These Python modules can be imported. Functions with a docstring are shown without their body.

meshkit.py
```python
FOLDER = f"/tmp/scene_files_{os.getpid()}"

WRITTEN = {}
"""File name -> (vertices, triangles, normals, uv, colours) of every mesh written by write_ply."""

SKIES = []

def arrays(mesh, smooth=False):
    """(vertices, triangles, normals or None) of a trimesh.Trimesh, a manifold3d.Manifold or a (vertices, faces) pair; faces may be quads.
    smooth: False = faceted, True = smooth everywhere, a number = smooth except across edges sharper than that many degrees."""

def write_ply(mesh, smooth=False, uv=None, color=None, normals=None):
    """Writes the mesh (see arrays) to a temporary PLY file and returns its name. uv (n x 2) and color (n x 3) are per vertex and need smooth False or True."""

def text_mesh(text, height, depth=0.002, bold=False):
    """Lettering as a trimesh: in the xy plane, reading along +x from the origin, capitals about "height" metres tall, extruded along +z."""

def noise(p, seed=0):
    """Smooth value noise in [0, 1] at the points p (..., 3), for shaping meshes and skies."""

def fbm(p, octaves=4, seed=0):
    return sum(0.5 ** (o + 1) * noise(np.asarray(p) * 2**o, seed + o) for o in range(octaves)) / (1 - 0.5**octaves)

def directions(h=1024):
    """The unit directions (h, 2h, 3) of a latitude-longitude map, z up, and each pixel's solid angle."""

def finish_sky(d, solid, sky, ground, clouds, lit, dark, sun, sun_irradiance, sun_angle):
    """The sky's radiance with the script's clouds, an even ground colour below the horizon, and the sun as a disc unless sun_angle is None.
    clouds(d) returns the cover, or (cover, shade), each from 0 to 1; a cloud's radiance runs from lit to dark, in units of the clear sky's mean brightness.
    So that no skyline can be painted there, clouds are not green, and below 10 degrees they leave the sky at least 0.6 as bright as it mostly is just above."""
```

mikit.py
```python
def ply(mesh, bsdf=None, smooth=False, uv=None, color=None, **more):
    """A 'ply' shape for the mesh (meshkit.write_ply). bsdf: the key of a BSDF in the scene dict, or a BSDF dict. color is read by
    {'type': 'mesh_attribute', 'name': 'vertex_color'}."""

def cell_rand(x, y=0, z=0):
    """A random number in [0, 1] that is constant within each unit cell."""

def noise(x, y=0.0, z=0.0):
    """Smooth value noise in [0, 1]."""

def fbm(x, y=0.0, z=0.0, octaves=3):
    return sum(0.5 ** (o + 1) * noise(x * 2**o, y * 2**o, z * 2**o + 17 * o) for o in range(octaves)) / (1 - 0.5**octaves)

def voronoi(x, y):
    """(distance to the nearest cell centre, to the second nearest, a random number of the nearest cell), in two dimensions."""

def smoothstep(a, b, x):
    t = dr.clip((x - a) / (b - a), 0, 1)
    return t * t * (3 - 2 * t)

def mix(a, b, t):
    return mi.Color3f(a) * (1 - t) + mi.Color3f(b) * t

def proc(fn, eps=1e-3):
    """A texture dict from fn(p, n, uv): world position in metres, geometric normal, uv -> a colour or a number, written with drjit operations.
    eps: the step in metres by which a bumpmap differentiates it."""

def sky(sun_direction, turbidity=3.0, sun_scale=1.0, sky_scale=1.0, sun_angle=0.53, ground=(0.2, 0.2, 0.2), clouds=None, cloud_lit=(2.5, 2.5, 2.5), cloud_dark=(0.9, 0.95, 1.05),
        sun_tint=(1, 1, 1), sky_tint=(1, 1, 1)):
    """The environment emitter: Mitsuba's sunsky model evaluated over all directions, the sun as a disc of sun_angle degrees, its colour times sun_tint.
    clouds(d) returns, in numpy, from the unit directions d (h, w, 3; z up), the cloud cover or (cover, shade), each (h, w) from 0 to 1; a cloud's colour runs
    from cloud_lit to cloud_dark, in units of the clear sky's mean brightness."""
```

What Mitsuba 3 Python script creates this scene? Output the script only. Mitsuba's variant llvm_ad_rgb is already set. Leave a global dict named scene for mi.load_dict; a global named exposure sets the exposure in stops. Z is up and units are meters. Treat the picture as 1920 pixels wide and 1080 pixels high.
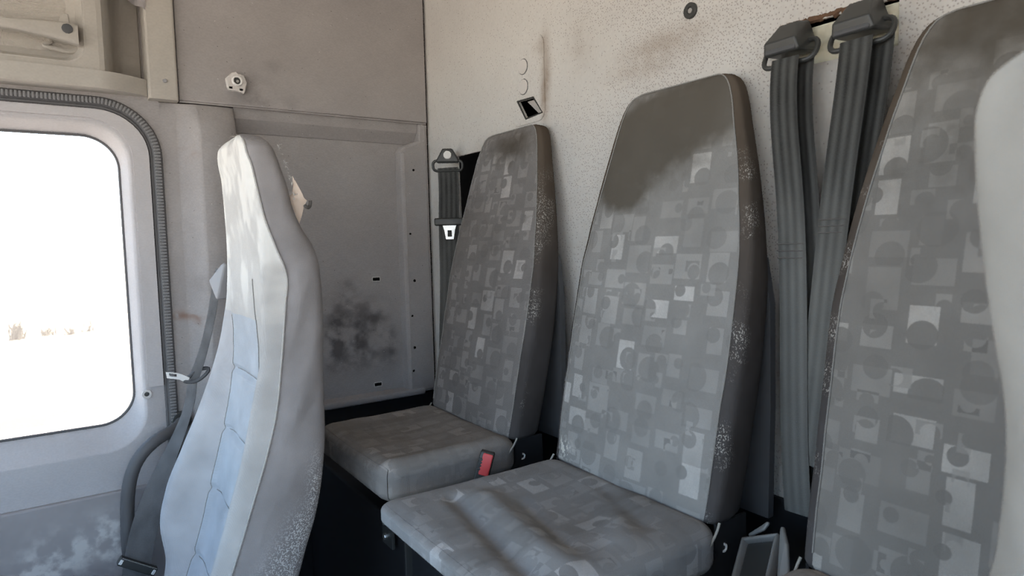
import math, random
import numpy as np, trimesh, drjit as dr, mitsuba as mi, mikit, meshkit
import manifold3d as m3
from shapely.geometry import Polygon, box as sbox
from shapely.ops import unary_union
from scipy.interpolate import PchipInterpolator, CubicSpline
from mikit import noise, fbm, voronoi, cell_rand, smoothstep, mix, proc
T = mi.ScalarTransform4f
rng = np.random.default_rng(7); random.seed(7)

# ------------------------------------------------------------------ camera, sky, exposure
EYE = 1.25                       # eye height above the cab floor; the numbers below are measured from eye level
FWD = np.array([0.56600656, 0.82103837, -0.0743813]); UP = [0.06142197, 0.0479756, 0.99695822]
scene = {'camera': {'type': 'thinlens', 'fov': 77.415, 'fov_axis': 'x', 'near_clip': 0.02, 'far_clip': 500.0, 'aperture_radius': 0.0016, 'focus_distance': 1.45,
                    'to_world': T().look_at(origin=[0, 0, EYE], target=list(FWD + [0, 0, EYE]), up=UP)}}
scene['sky'] = mikit.sky((1.0, 0.05, 1.25), turbidity=4.0, sun_scale=1.0, sky_scale=1.0, ground=(0.445, 0.43, 0.41), sky_tint=(1.07, 1.0, 0.88))
exposure = 4.35
labels = {}

# ------------------------------------------------------------------ helpers
def key(name, parent=None):
    k = f'{parent}__{name}' if parent else name
    if k not in scene and not any(q.startswith(k + '__') for q in scene) and k not in labels: return k
    i = 1
    while f'{k}_{i:03d}' in scene or f'{k}_{i:03d}' in labels or any(q.startswith(f'{k}_{i:03d}__') for q in scene): i += 1
    return f'{k}_{i:03d}'

def thing(name, label, cat, group=None):
    k = key(name); labels[k] = {'label': label, 'category': cat}
    if group: labels[k]['group'] = group
    return k

def up(mesh):
    if hasattr(mesh, 'to_mesh'):
        q = mesh.to_mesh(); v, f = np.array(q.vert_properties[:, :3], float), np.array(q.tri_verts)
    elif isinstance(mesh, (tuple, list)):
        v, f = np.array(mesh[0], float), np.asarray(mesh[1], int)
    else: v, f = np.array(mesh.vertices, float), np.array(mesh.faces)
    v[:, 2] += EYE
    return v, f

def obj(name, mesh, mat, parent=None, smooth=35, uv=None, label=None, kind=None, cat=None, group=None):
    k = key(name, parent)
    if uv is not None and smooth not in (True, False): smooth = True
    scene[k] = mikit.ply(up(mesh), mat, smooth=smooth, uv=uv)
    d = {}
    if label: d['label'] = label
    if cat: d['category'] = cat
    if kind: d['kind'] = kind
    if group: d['group'] = group
    if d: labels[k] = d
    return k

def struct(name, mesh, mat, label, smooth=35): return obj(name, mesh, mat, None, smooth, label=label, kind='structure')

def cat_(*ms):
    vs, fs, n = [], [], 0
    for q in ms:
        v, f = (np.array(q[0], float), np.asarray(q[1], int)) if isinstance(q, (tuple, list)) else meshkit.arrays(q)[:2]
        if f.shape[1] == 4: f = np.vstack([f[:, [0, 1, 2]], f[:, [0, 2, 3]]])
        vs.append(v); fs.append(f + n); n += len(v)
    return np.vstack(vs), np.vstack(fs)

def grid_faces(n, m, wrap=False):
    i, j = np.meshgrid(np.arange(n - 1), np.arange(m if wrap else m - 1), indexing='ij')
    a = (i * m + j).ravel(); b = (i * m + (j + 1) % m).ravel(); c = ((i + 1) * m + (j + 1) % m).ravel(); d = ((i + 1) * m + j).ravel()
    return np.vstack([np.stack([a, b, c], 1), np.stack([a, c, d], 1)])

def loft(rings, caps=True, wrap=True):
    r = np.asarray(rings, float); n, m = r.shape[:2]
    v, f = r.reshape(-1, 3), grid_faces(n, m, wrap)
    if caps and wrap:
        c0, c1 = len(v), len(v) + 1
        v = np.vstack([v, r[0].mean(0), r[-1].mean(0)]); j = np.arange(m)
        f = np.vstack([f, np.stack([j * 0 + c0, (j + 1) % m, j], 1), np.stack([j * 0 + c1, (n - 1) * m + j, (n - 1) * m + (j + 1) % m], 1)])
    return v, f

def rbox(x0, x1, y0, y1, z0, z1, r=0.004, seg=12):
    """A box with rounded edges."""
    r = min(r, (x1 - x0) / 2 * .98, (y1 - y0) / 2 * .98, (z1 - z0) / 2 * .98)
    s = m3.Manifold.sphere(r, seg)
    return m3.Manifold.batch_hull([s.translate((x, y, z)) for x in (x0 + r, x1 - r) for y in (y0 + r, y1 - r) for z in (z0 + r, z1 - r)])

def hull_pts(pts, r, seg=10):
    s = m3.Manifold.sphere(r, seg)
    return m3.Manifold.batch_hull([s.translate(tuple(map(float, p))) for p in pts])

def resample(path, n):
    p = np.asarray(path, float); t = np.r_[0, np.cumsum(np.linalg.norm(np.diff(p, axis=0), axis=1))]
    return CubicSpline(t, p)(np.linspace(0, t[-1], n)) if len(p) > 2 else np.linspace(p[0], p[-1], n)

def tube(path, r, n=10, closed=False):
    p = np.asarray(path, float)
    t = np.gradient(p, axis=0) if not closed else np.roll(p, -1, 0) - np.roll(p, 1, 0)
    t /= np.linalg.norm(t, axis=1, keepdims=True) + 1e-12
    a = np.cross(t[0], [0.13, 0.31, 0.94]); a /= np.linalg.norm(a); rings = []
    ang = np.linspace(0, 2 * np.pi, n, endpoint=False)
    rr = np.broadcast_to(r, (len(p),))
    for q, d, s in zip(p, t, rr):
        a = a - d * a.dot(d); a /= np.linalg.norm(a); b = np.cross(d, a)
        rings.append(q + s * (np.cos(ang)[:, None] * a + np.sin(ang)[:, None] * b))
    if closed: rings.append(rings[0])
    return loft(rings, caps=not closed)

def ribbon(path, across, w, t=0.0014, n=None):
    """A strap: centre line, width direction at each control point, width; returns mesh, uv."""
    n = n or 60
    p = resample(path, n); a = np.stack([np.interp(np.linspace(0, 1, n), np.linspace(0, 1, len(across)), np.array(across, float)[:, k]) for k in range(3)], 1) if len(np.shape(across)) == 2 else np.tile(np.asarray(across, float), (n, 1))
    d = np.gradient(p, axis=0); d /= np.linalg.norm(d, axis=1, keepdims=True)
    a = a - d * (a * d).sum(1, keepdims=True); a /= np.linalg.norm(a, axis=1, keepdims=True)
    nn = np.cross(d, a); w = np.broadcast_to(w, (n,)) if np.ndim(w) == 0 else np.interp(np.linspace(0, 1, n), np.linspace(0, 1, len(w)), w)
    s = np.array([-.5, -.25, 0, .25, .5, .5, .25, 0, -.25, -.5]); h = np.array([.35, .5, .5, .5, .35, -.35, -.5, -.5, -.5, -.35]) * t
    rings = p[:, None] + a[:, None] * (s[None, :, None] * w[:, None, None]) + nn[:, None] * h[None, :, None]
    v, f = loft(rings)
    L = np.r_[0, np.cumsum(np.linalg.norm(np.diff(p, axis=0), axis=1))]
    uv = np.stack([np.tile(s, (n, 1)) * w[:, None], np.tile(L[:, None], (1, 10))], -1).reshape(-1, 2)
    return (v, f), np.vstack([uv, uv[:1], uv[-1:]])

def rrect(x0, x1, z0, z1, r, k=8, side=14):
    """Outline of a rounded rectangle, the same number of points for any size."""
    out = []
    for cx, cz, a0 in ((x1 - r, z1 - r, 0), (x0 + r, z1 - r, 90), (x0 + r, z0 + r, 180), (x1 - r, z0 + r, 270)):
        for i in range(k + 1):
            a = math.radians(a0 + 90 * i / k); out.append((cx + r * math.cos(a), cz + r * math.sin(a)))
    out = np.array(out); full = []
    for q in range(4):
        arc = out[q * (k + 1):(q + 1) * (k + 1)]; nxt = out[((q + 1) % 4) * (k + 1)]
        full += list(arc) + [arc[-1] + (nxt - arc[-1]) * s for s in np.linspace(0, 1, side + 2)[1:-1]]
    return np.array(full)

def plate_xz(poly, y0, y1):
    """Extrude a shapely polygon given in (x, z) from y0 to y1."""
    parts = []
    for g in getattr(poly, 'geoms', [poly]):
        e = trimesh.creation.extrude_polygon(g, y1 - y0, engine='earcut'); v = np.array(e.vertices)
        parts.append((np.stack([v[:, 0], y0 + v[:, 2], v[:, 1]], 1), np.array(e.faces)[:, ::-1]))
    return cat_(*parts)

def plate_yz(poly, x0, x1):
    parts = []
    for g in getattr(poly, 'geoms', [poly]):
        e = trimesh.creation.extrude_polygon(g, x1 - x0, engine='earcut'); v = np.array(e.vertices)
        parts.append((np.stack([x0 + v[:, 2], v[:, 0], v[:, 1]], 1), np.array(e.faces)))
    return cat_(*parts)

def soft_plate(outline, y_face, y_back, r=0.004, axis='y'):
    """A plate with a rounded front edge. outline in the plate's plane; the front faces -axis."""
    o = np.asarray(outline, float); P_ = Polygon(o); c = np.array(P_.centroid.coords[0]); rings = []
    d = np.roll(o, -1, 0) - np.roll(o, 1, 0); nrm = np.stack([d[:, 1], -d[:, 0]], 1); nrm /= np.linalg.norm(nrm, axis=1, keepdims=True)
    if ((o + nrm * 1e-4 - c) ** 2).sum() < ((o - c) ** 2).sum(): nrm = -nrm
    for a in np.linspace(0, math.pi / 2, 5): rings.append((o - nrm * r * (1 - math.cos(a)), y_face + r * (1 - math.sin(a))))
    rings = [(o, y_back)] + rings
    st = lambda q, y: np.stack([q[:, 0], np.full(len(q), y), q[:, 1]], 1) if axis == 'y' else np.stack([np.full(len(q), y), q[:, 0], q[:, 1]], 1)
    body = loft([st(q, y) for q, y in rings], caps=False)
    q = rings[-1][0]; g = trimesh.creation.triangulate_polygon(Polygon(q), engine='earcut')
    cap = (st(np.array(g[0]), rings[-1][1]), np.array(g[1]))
    return cat_(body, cap)

def disc(center, nrm, r, h, n=20, bevel=.25):
    """A short round boss with a bevelled face; nrm points to where it faces."""
    nrm = np.asarray(nrm, float); a = np.cross(nrm, [0, 0, 1.0]); a /= np.linalg.norm(a); b = np.cross(nrm, a)
    ang = np.linspace(0, 2 * np.pi, n, endpoint=False); c = np.asarray(center, float)
    ring = lambda rr, hh: c + nrm * hh + rr * (np.cos(ang)[:, None] * a + np.sin(ang)[:, None] * b)
    return loft([ring(r, 0), ring(r, h * (1 - bevel)), ring(r * (1 - bevel * .5), h)])

def annulus(center, nrm, r0, r1, h, n=24):
    nrm = np.asarray(nrm, float); a = np.cross(nrm, [0, 0, 1.0]); a /= np.linalg.norm(a); b = np.cross(nrm, a)
    ang = np.linspace(0, 2 * np.pi, n, endpoint=False); c = np.asarray(center, float)
    ring = lambda rr, hh: c + nrm * hh + rr * (np.cos(ang)[:, None] * a + np.sin(ang)[:, None] * b)
    return loft([ring(r1, 0), ring(r1, h * .8), ring(r1 - h * .2, h), ring(r0 + h * .2, h), ring(r0, h * .8), ring(r0, 0)], caps=False)

# ------------------------------------------------------------------ materials
def mat(name, color, rough=0.9, spec=0.2, metallic=0.0, sheen=0.0, bump=None, bscale=1.0):
    tex = proc(color) if callable(color) else {'type': 'rgb', 'value': list(color)}
    b = {'type': 'principled', 'base_color': tex, 'roughness': rough, 'specular': spec, 'metallic': metallic, 'sheen': sheen} if (spec > 0 or metallic > 0) else {'type': 'diffuse', 'reflectance': tex}
    if bump: b = {'type': 'bumpmap', 'arbitrary': {**proc(bump, 4e-4)}, 'bsdf': b, 'scale': bscale}
    scene[name] = {'type': 'twosided', 'bsdf': b}
    return name

def spots(a, b, lst):
    """Soft smudges: (a, b, half width, half height, strength)."""
    s = mi.Float(0)
    for ca, cb, ra, rb, k in lst: s = s + k * dr.exp(-(dr.square((a - ca) / ra) + dr.square((b - cb) / rb)))
    return s

def far_wall(p, n, uv):                      # far side trim: pinkish grey vinyl, black smudges
    x, z = p.x, p.z - EYE
    g = fbm(x * 9, p.y * 9, z * 9, 4); fine = noise(x * 260, p.y * 260, z * 260)
    c = mix((.29, .272, .268), (.365, .345, .338), g) * (0.93 + 0.14 * fine)
    st = spots(x, z, [(.74, -.27, .07, .09, .9), (.84, -.24, .05, .05, .8), (.69, -.33, .05, .08, .9), (.80, -.36, .07, .07, .7), (.74, -.16, .04, .05, .5), (.89, -.35, .03, .06, .8), (.46, .455, .07, .05, .34), (.52, .43, .10, .03, .25), (.53, .53, .03, .02, .25), (.30, -.1, .02, .02, .3)])
    st = dr.clip(.58 * st * (0.05 + 1.5 * smoothstep(.25, .80, fbm(x * 24, z * 24, 3.0, 5))), 0, .8)
    c = c * (1 - st) + mi.Color3f(.055, .05, .052) * st
    ru = smoothstep(.4, .7, fbm(x * 40, z * 40, 9.0)) * spots(x, z, [(.255, -.19, .03, .012, .8), (.29, .27, .03, .02, .35), (.29, -.20, .012, .02, .5)])
    c = c * (1 - ru) + mi.Color3f(.22, .13, .09) * ru
    d, d2, r = voronoi(x * 45 + 3, z * 45)
    chip = dr.select((d < .06) & (r > .95), .45, 0.0) + dr.select((d < .06) & (r < .03), -.5, 0.0)
    return c * (1 - dr.maximum(chip, 0)) + mi.Color3f(.03) * dr.maximum(chip, 0) + mi.Color3f(.3) * dr.maximum(-chip, 0)

def rear_wall(p, n, uv):                     # speckled back wall
    y, z = p.y, p.z - EYE
    g = fbm(y * 6, z * 6, 5.0, 4); fine = noise(y * 240, z * 240, p.x * 240)
    c = mix((.50, .485, .465), (.575, .565, .54), g) * (0.95 + 0.1 * fine)
    d, d2, r = voronoi(y * 165, z * 165)
    dens = smoothstep(1.45, .95, y) * smoothstep(.25, .6, fbm(y * 5 + 4, z * 5, 2.0)) * .8 + .12
    dot = dr.select(r < dens, smoothstep(.30, .12, d), 0.0) * .48
    c = c * (1 - dot) + mi.Color3f(.15, .11, .10) * dot
    st = spots(y, z, [(.93, .40, .13, .028, .42), (1.0, .36, .10, .02, .3), (.62, .25, .05, .12, .25), (1.2, .47, .05, .06, .2), (1.33, .43, .018, .09, .65), (1.34, .36, .014, .05, .5), (1.35, .50, .03, .02, .35), (.45, .22, .05, .14, .4), (1.6, .28, .10, .03, .2)])
    st = dr.clip(st * (.4 + 1.1 * fbm(y * 40, z * 40, 1.0, 3)), 0, .8)
    return c * (1 - st) + mi.Color3f(.26, .20, .155) * st

def door_col(p, n, uv):
    g = fbm(p.x * 7, p.y * 7, p.z * 7, 3)
    return mix((.43, .41, .412), (.49, .47, .472), g) * (.96 + .08 * noise(p.x * 300, p.y * 300, p.z * 300))

def door_low(p, n, uv):
    x, z = p.x, p.z - EYE
    c = mix((.31, .29, .29), (.41, .385, .38), fbm(x * 14, z * 14, 1.0, 4))
    w = spots(x, z, [(-.06, -.79, .08, .06, .9), (.03, -.76, .05, .05, .9), (.06, -.80, .03, .08, .7), (-.13, -.82, .05, .04, .8)]) * smoothstep(.34, .80, fbm(x * 38, z * 38, 6.0, 5)) * 1.25
    w = dr.clip(w, 0, .9)
    return c * (1 - w) + mi.Color3f(.62, .6, .58) * w

def beige(p, n, uv):
    return mix((.37, .345, .31), (.43, .405, .365), fbm(p.x * 8, p.y * 8, p.z * 8, 3)) * (.96 + .08 * noise(p.x * 250, p.y * 250, p.z * 250))

def patterned(seed, grease=None, tint=(1, 1, 1), wear=(), contrast=1.0):
    """Tone-on-tone upholstery: rectangles with round dots, woven; uv in metres."""
    tint = np.array(tint)
    def fn(p, n, uv):
        u, v = uv.x + 3.17 * seed + 5, uv.y + 1.91 * seed + 5
        S = .061
        cx = dr.floor(u / S); off = cell_rand(cx, 7.0, seed) * S; cy = dr.floor((v + off) / S)
        fu, fv = u / S - cx, (v + off) / S - cy
        h = lambda k: cell_rand(cx, cy, 10.0 * seed + k)
        hw, hh = .22 + .26 * h(1), .20 + .28 * h(2)
        rx, ry = .5 + (h(3) - .5) * (1 - 2 * hw), .5 + (h(4) - .5) * (1 - 2 * hh)
        rect = (dr.abs(fu - rx) < hw) & (dr.abs(fv - ry) < hh) & (h(5) < .93)
        qx, qy, qr = rx + (h(6) - .5) * .7, ry + (h(7) - .5) * .7, .15 + .26 * h(8)
        circ = dr.square(fu - qx) + dr.square(fv - qy) < dr.square(qr)
        ring = rect & ~circ
        amp = .18 + .30 * h(9) + dr.select(h(11) > .80, .55, 0.0)
        S2 = .040; c2 = dr.floor(u / S2 + .37); d2 = dr.floor(v / S2 + cell_rand(c2, 3.0, seed + 50) ); g2u, g2v = u / S2 + .37 - c2, v / S2 + cell_rand(c2, 3.0, seed + 50) - d2
        h2 = lambda k: cell_rand(c2, d2, 90.0 + 10 * seed + k)
        small = (dr.abs(g2u - .5) < .14 + .26 * h2(1)) & (dr.abs(g2v - .5) < .1 + .25 * h2(2)) & (h2(3) < .45)
        circ2 = dr.square(g2u - .3 - .4 * h2(4)) + dr.square(g2v - .3 - .4 * h2(5)) < dr.square(.15 + .2 * h2(6))
        small = small & ~circ2
        light = dr.select(ring, amp, 0.0) + dr.select(small, dr.select(ring, -.4, .3), 0.0)
        light = light - dr.select(circ & ~rect, .10, 0.0)
        k = 2 * math.pi / .0032
        weave = dr.sin((u + v) * k) * dr.sin((u - v) * k)
        soil = fbm(u * 11, v * 11, seed + .5, 4)
        gr = mi.Float(0)
        if grease is not None:
            y, z = p.y, p.z - EYE
            gr = dr.clip(spots(y, z, grease) * 1.35 - .22 + .8 * (fbm(y * 30, z * 30, seed + 2.5, 4) - .5), 0, 1); gr = gr * gr * (3 - 2 * gr)
        light = light * (1 - .88 * gr) * contrast
        t = .235 + .20 * light * (.45 + 1.0 * soil) + weave * (.030 + .13 * dr.maximum(light - .3, 0))
        c = mi.Color3f(t * 1.02, t, t * .985)
        c = c * (.8 + .4 * soil)
        c = c * (1 - .82 * gr) + mi.Color3f(.075, .064, .049) * (.82 * gr)
        dust = smoothstep(.55, .85, fbm(u * 6 + 9, v * 6, seed + 4.5, 3)) * .18
        c = c * (1 - dust) + mi.Color3f(.46, .45, .44) * dust
        if wear:
            y, z = p.y, p.z - EYE
            w = dr.clip(spots(y, z, wear) * smoothstep(.48, .62, fbm(y * 170, z * 170, p.x * 170, 2)) * 1.4, 0, .9)
            c = c * (1 - w) + mi.Color3f(.6, .58, .54) * w
        return c * mi.Color3f(*map(float, tint))
    return fn

def seat_cover(base, amp=1.0, fray=False, pale=False):
    lo, hi = np.array(base) * .74, np.array(base) * 1.22
    def fn(p, n, uv):
        x, z = p.x, p.z - EYE
        c = mix(tuple(map(float, lo)), tuple(map(float, hi)), fbm(x * 12, p.y * 12, z * 12, 4))
        k = 2 * math.pi / .0034
        c = c * (1 + .10 * amp * dr.sin((x + z) * k) * dr.sin((x - z + p.y) * k))
        if fray:
            w = spots(x, z, [(.385, -.50, .018, .06, 1.0), (.35, -.58, .03, .045, 1.0), (.31, -.63, .03, .04, 1.0), (.28, -.665, .04, .03, .9)]) * smoothstep(.50, .66, noise(x * 560, z * 560, p.y * 400)) * (.4 + 1.2 * fbm(x * 60, z * 60, 4.0)) * 1.5
            w = dr.clip(w, 0, .92)
            c = c * (1 - w) + mi.Color3f(.66, .65, .64) * w
            s = spots(x, z, [(.34, .0, .06, .05, .35), (.31, .12, .05, .07, .3)]) * fbm(x * 20, z * 20, 2.0)
            c = c * (1 - dr.clip(s, 0, .6) * .5)
        if pale:
            d = (.25 + .75 * smoothstep(.36, .62, fbm(p.y * 18, z * 12, 3.0, 4))) * .72 * smoothstep(-.20, -.04, z)
            c = c * (1 - d) + mi.Color3f(.76, .75, .71) * d
        return c
    return fn

def webbing(p, n, uv):
    k = 2 * math.pi / .0022
    t = .046 + .075 * smoothstep(.12, .42, uv.y) + .018 * dr.sin(uv.y * k + dr.abs(uv.x) * 900) + .02 * dr.cos(uv.x * 2 * math.pi / .0155) + .03 * (fbm(uv.x * 60, uv.y * 16, 1.0, 3) - .4)
    return mi.Color3f(t, t * 1.02, t * .98)

def webbing_dusty(p, n, uv):
    t = .11 + .015 * dr.sin(uv.y * 2 * math.pi / .0022) + .07 * (fbm(uv.x * 50, uv.y * 25, 1.0, 3) - .4)
    return mi.Color3f(t, t * .99, t * 1.0)

def cream(p, n, uv):
    e = smoothstep(.45, .75, fbm(p.y * 45, p.z * 45, 2.0, 3)) * .25
    return mix((.66, .63, .50), (.40, .30, .18), e)

def rusty(p, n, uv):
    return mix((.05, .035, .03), (.20, .115, .07), fbm(p.y * 70, p.z * 70, p.x * 70, 3))

def grain(p, n, uv): return noise(p.x * 420, p.y * 420, p.z * 420) * .0002
def weave_bump(p, n, uv):
    k = 2 * math.pi / .0032
    return .00013 * dr.sin((uv.x + uv.y) * k) * dr.sin((uv.x - uv.y) * k)

mat('m_far', far_wall, .75, .25, bump=grain); mat('m_rear', rear_wall, .8, .2, bump=grain)
mat('m_door', door_col, .6, .3); mat('m_door_low', door_low, .95, 0); mat('m_beige', beige, .6, .3)
mat('m_ceiling', (.52, .50, .46), .9, 0); mat('m_floor', (.035, .035, .038), .9, .1)
mat('m_black', (.016, .017, .019), .6, .3); mat('m_plastic', (.035, .037, .036), .42, .5); mat('m_rubber', (.10, .098, .10), .55, .4)
mat('m_rubber_rib', (.19, .187, .19), .5, .4); mat('m_dark_gap', (.008, .008, .008), .9, 0)
mat('m_steel', (.55, .55, .54), .35, .5, metallic=.9); mat('m_white', (.72, .71, .69), .5, .4); mat('m_grey_plastic', (.27, .27, .28), .5, .4)
mat('m_holder', (.20, .20, .195), .4, .5); mat('m_cream', cream, .45, .4); mat('m_rust', rusty, .95, 0); mat('m_red', (.62, .07, .07), .4, .5)
mat('m_web', webbing, .7, .3); mat('m_web_dusty', webbing_dusty, .8, .2)
mat('m_cover', seat_cover((.30, .283, .282), 1, fray=True), .95, 0); mat('m_cover_pale', seat_cover((.46, .448, .43), .7, pale=True), .95, 0)
mat('m_cover_mid', seat_cover((.44, .432, .42), .7, pale=True), .95, 0); mat('m_cover_plain', seat_cover((.44, .435, .44), .3), .9, 0); mat('m_insert', seat_cover((.42, .445, .475), .6), .9, 0)
mat('m_driver', seat_cover((.36, .355, .335), .5), .95, 0)
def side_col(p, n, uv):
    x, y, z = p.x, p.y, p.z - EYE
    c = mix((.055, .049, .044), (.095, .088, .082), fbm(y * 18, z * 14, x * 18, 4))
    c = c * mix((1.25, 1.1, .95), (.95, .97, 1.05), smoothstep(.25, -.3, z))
    e = dr.abs(uv.x) - .215
    w = smoothstep(.030, -.004, e) * smoothstep(.60, .74, noise(y * 620, z * 520, x * 620)) * smoothstep(.50, .74, fbm(x * 22, z * 24, y * 8 + 3.0, 4)) * smoothstep(.20, .06, z) * 1.1
    w = dr.clip(w, 0, .7)
    return c * (1 - w) + mi.Color3f(.46, .44, .41) * w
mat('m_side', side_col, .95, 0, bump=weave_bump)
mat('m_thread', (.46, .45, .43), .9, 0); mat('m_seat_seam', (.25, .245, .235), .95, 0); mat('m_thread_dark', (.12, .115, .11), .9, 0); mat('m_shell', (.07, .072, .076), .55, .4)
mat('m_trim_cord', (.36, .345, .31), .5, .3); mat('m_grey_cap', (.56, .54, .52), .6, .3); mat('m_foam', (.58, .48, .40), .9, 0)
mat('m_twig', (.075, .075, .072), .9, 0); mat('m_sand', (.50, .44, .36), .95, 0)
scene['m_glass'] = {'type': 'thindielectric', 'int_ior': 1.5}

# ------------------------------------------------------------------ the cab: floor, ceiling, walls
YF, XR, YN, XW = 2.05, 1.04, -.52, -1.15      # far side, rear wall, near side, windscreen
ZF, ZC = -EYE, 1.05
struct('floor', rbox(XW, XR + .1, YN, YF + .06, ZF - .06, ZF, .002), 'm_floor', 'dark rubber cab floor under the seats')
struct('ceiling', rbox(XW, XR + .1, YN, YF + .06, ZC, ZC + .06, .002), 'm_ceiling', 'beige cab headlining above the walls')

# rear wall with its three cut-outs (y, z)
cut_belt = Polygon([(.663, .352), (.663, .283), (.474, .278), (.474, .348)])
cut_far = Polygon([(1.80, .272), (1.66, .272), (1.66, .03), (1.79, .03)])
cut_sw = Polygon([(1.455, .379), (1.383, .377), (1.345, .331), (1.418, .326)])
wall = sbox(YN, ZF, YF + .06, ZC).difference(unary_union([cut_belt, cut_far, cut_sw]))
wb = struct('wall_back', plate_yz(wall, XR, XR + .006), 'm_rear', 'light grey speckled rear cab wall behind the folding seats', smooth=False)
obj('backing', plate_yz(sbox(YN, ZF, YF + .06, ZC), XR + .10, XR + .12), 'm_dark_gap', wb, False)
obj('anchor_plate', soft_plate([(.655, .345), (.655, .27), (.47, .27), (.47, .345)], XR + .008, XR + .02, .003, 'x'), 'm_cream', wb, label='cream painted metal plate in the cut-out')
e = []
for a, b in (((.668, .356), (.470, .353)), ((.666, .354), (.664, .300))):      # torn foam along the cut
    q = np.linspace(0, 1, 46)[:, None]; a, b = np.array(a), np.array(b); pth = a + (b - a) * q
    jit = rng.normal(0, .0012, (46, 2)); e.append(tube(np.stack([np.full(46, XR + .003) + rng.normal(0, .001, 46), pth[:, 0] + jit[:, 0], pth[:, 1] + jit[:, 1]], 1), .0045 + .0022 * rng.random(46), 7))
obj('torn_edge', cat_(*e), 'm_rust', wb, label='brown torn foam edge of the cut-out')
sp = obj('switch_plate', soft_plate(rrect(1.338, 1.486, .315, .535, .03) [:, [0, 1]], XR - .0025, XR + .001, .002, 'x'), 'm_rear', wb, smooth=25) if False else None
plate_poly = Polygon(rrect(1.336, 1.488, .312, .535, .03)).difference(cut_sw)
sp = obj('switch_plate', plate_yz(plate_poly, XR - .003, XR + .001), 'm_rear', wb, False)
for z in (.466, .413): obj('blanking_cap', disc((XR - .003, 1.427, z), (-1, 0, 0), .0195, .0026, 28), 'm_grey_cap', sp, label='round grey blanking cap'); obj('cap_rim', annulus((XR - .003, 1.427, z), (-1, 0, 0), .0197, .0212, .0008, 28), 'm_shell', sp)
obj('socket_frame', cat_(tube([(XR - .004, y, z) for y, z in ((1.455, .379), (1.383, .377), (1.345, .331), (1.418, .326), (1.455, .379))], .0022, 6)), 'm_plastic', sp)
obj('socket_ramp', hull_pts([(XR + .02, 1.44, .378), (XR + .02, 1.385, .376), (XR + .045, 1.42, .345), (XR + .045, 1.365, .345)], .001), 'm_grey_cap', sp)
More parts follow.
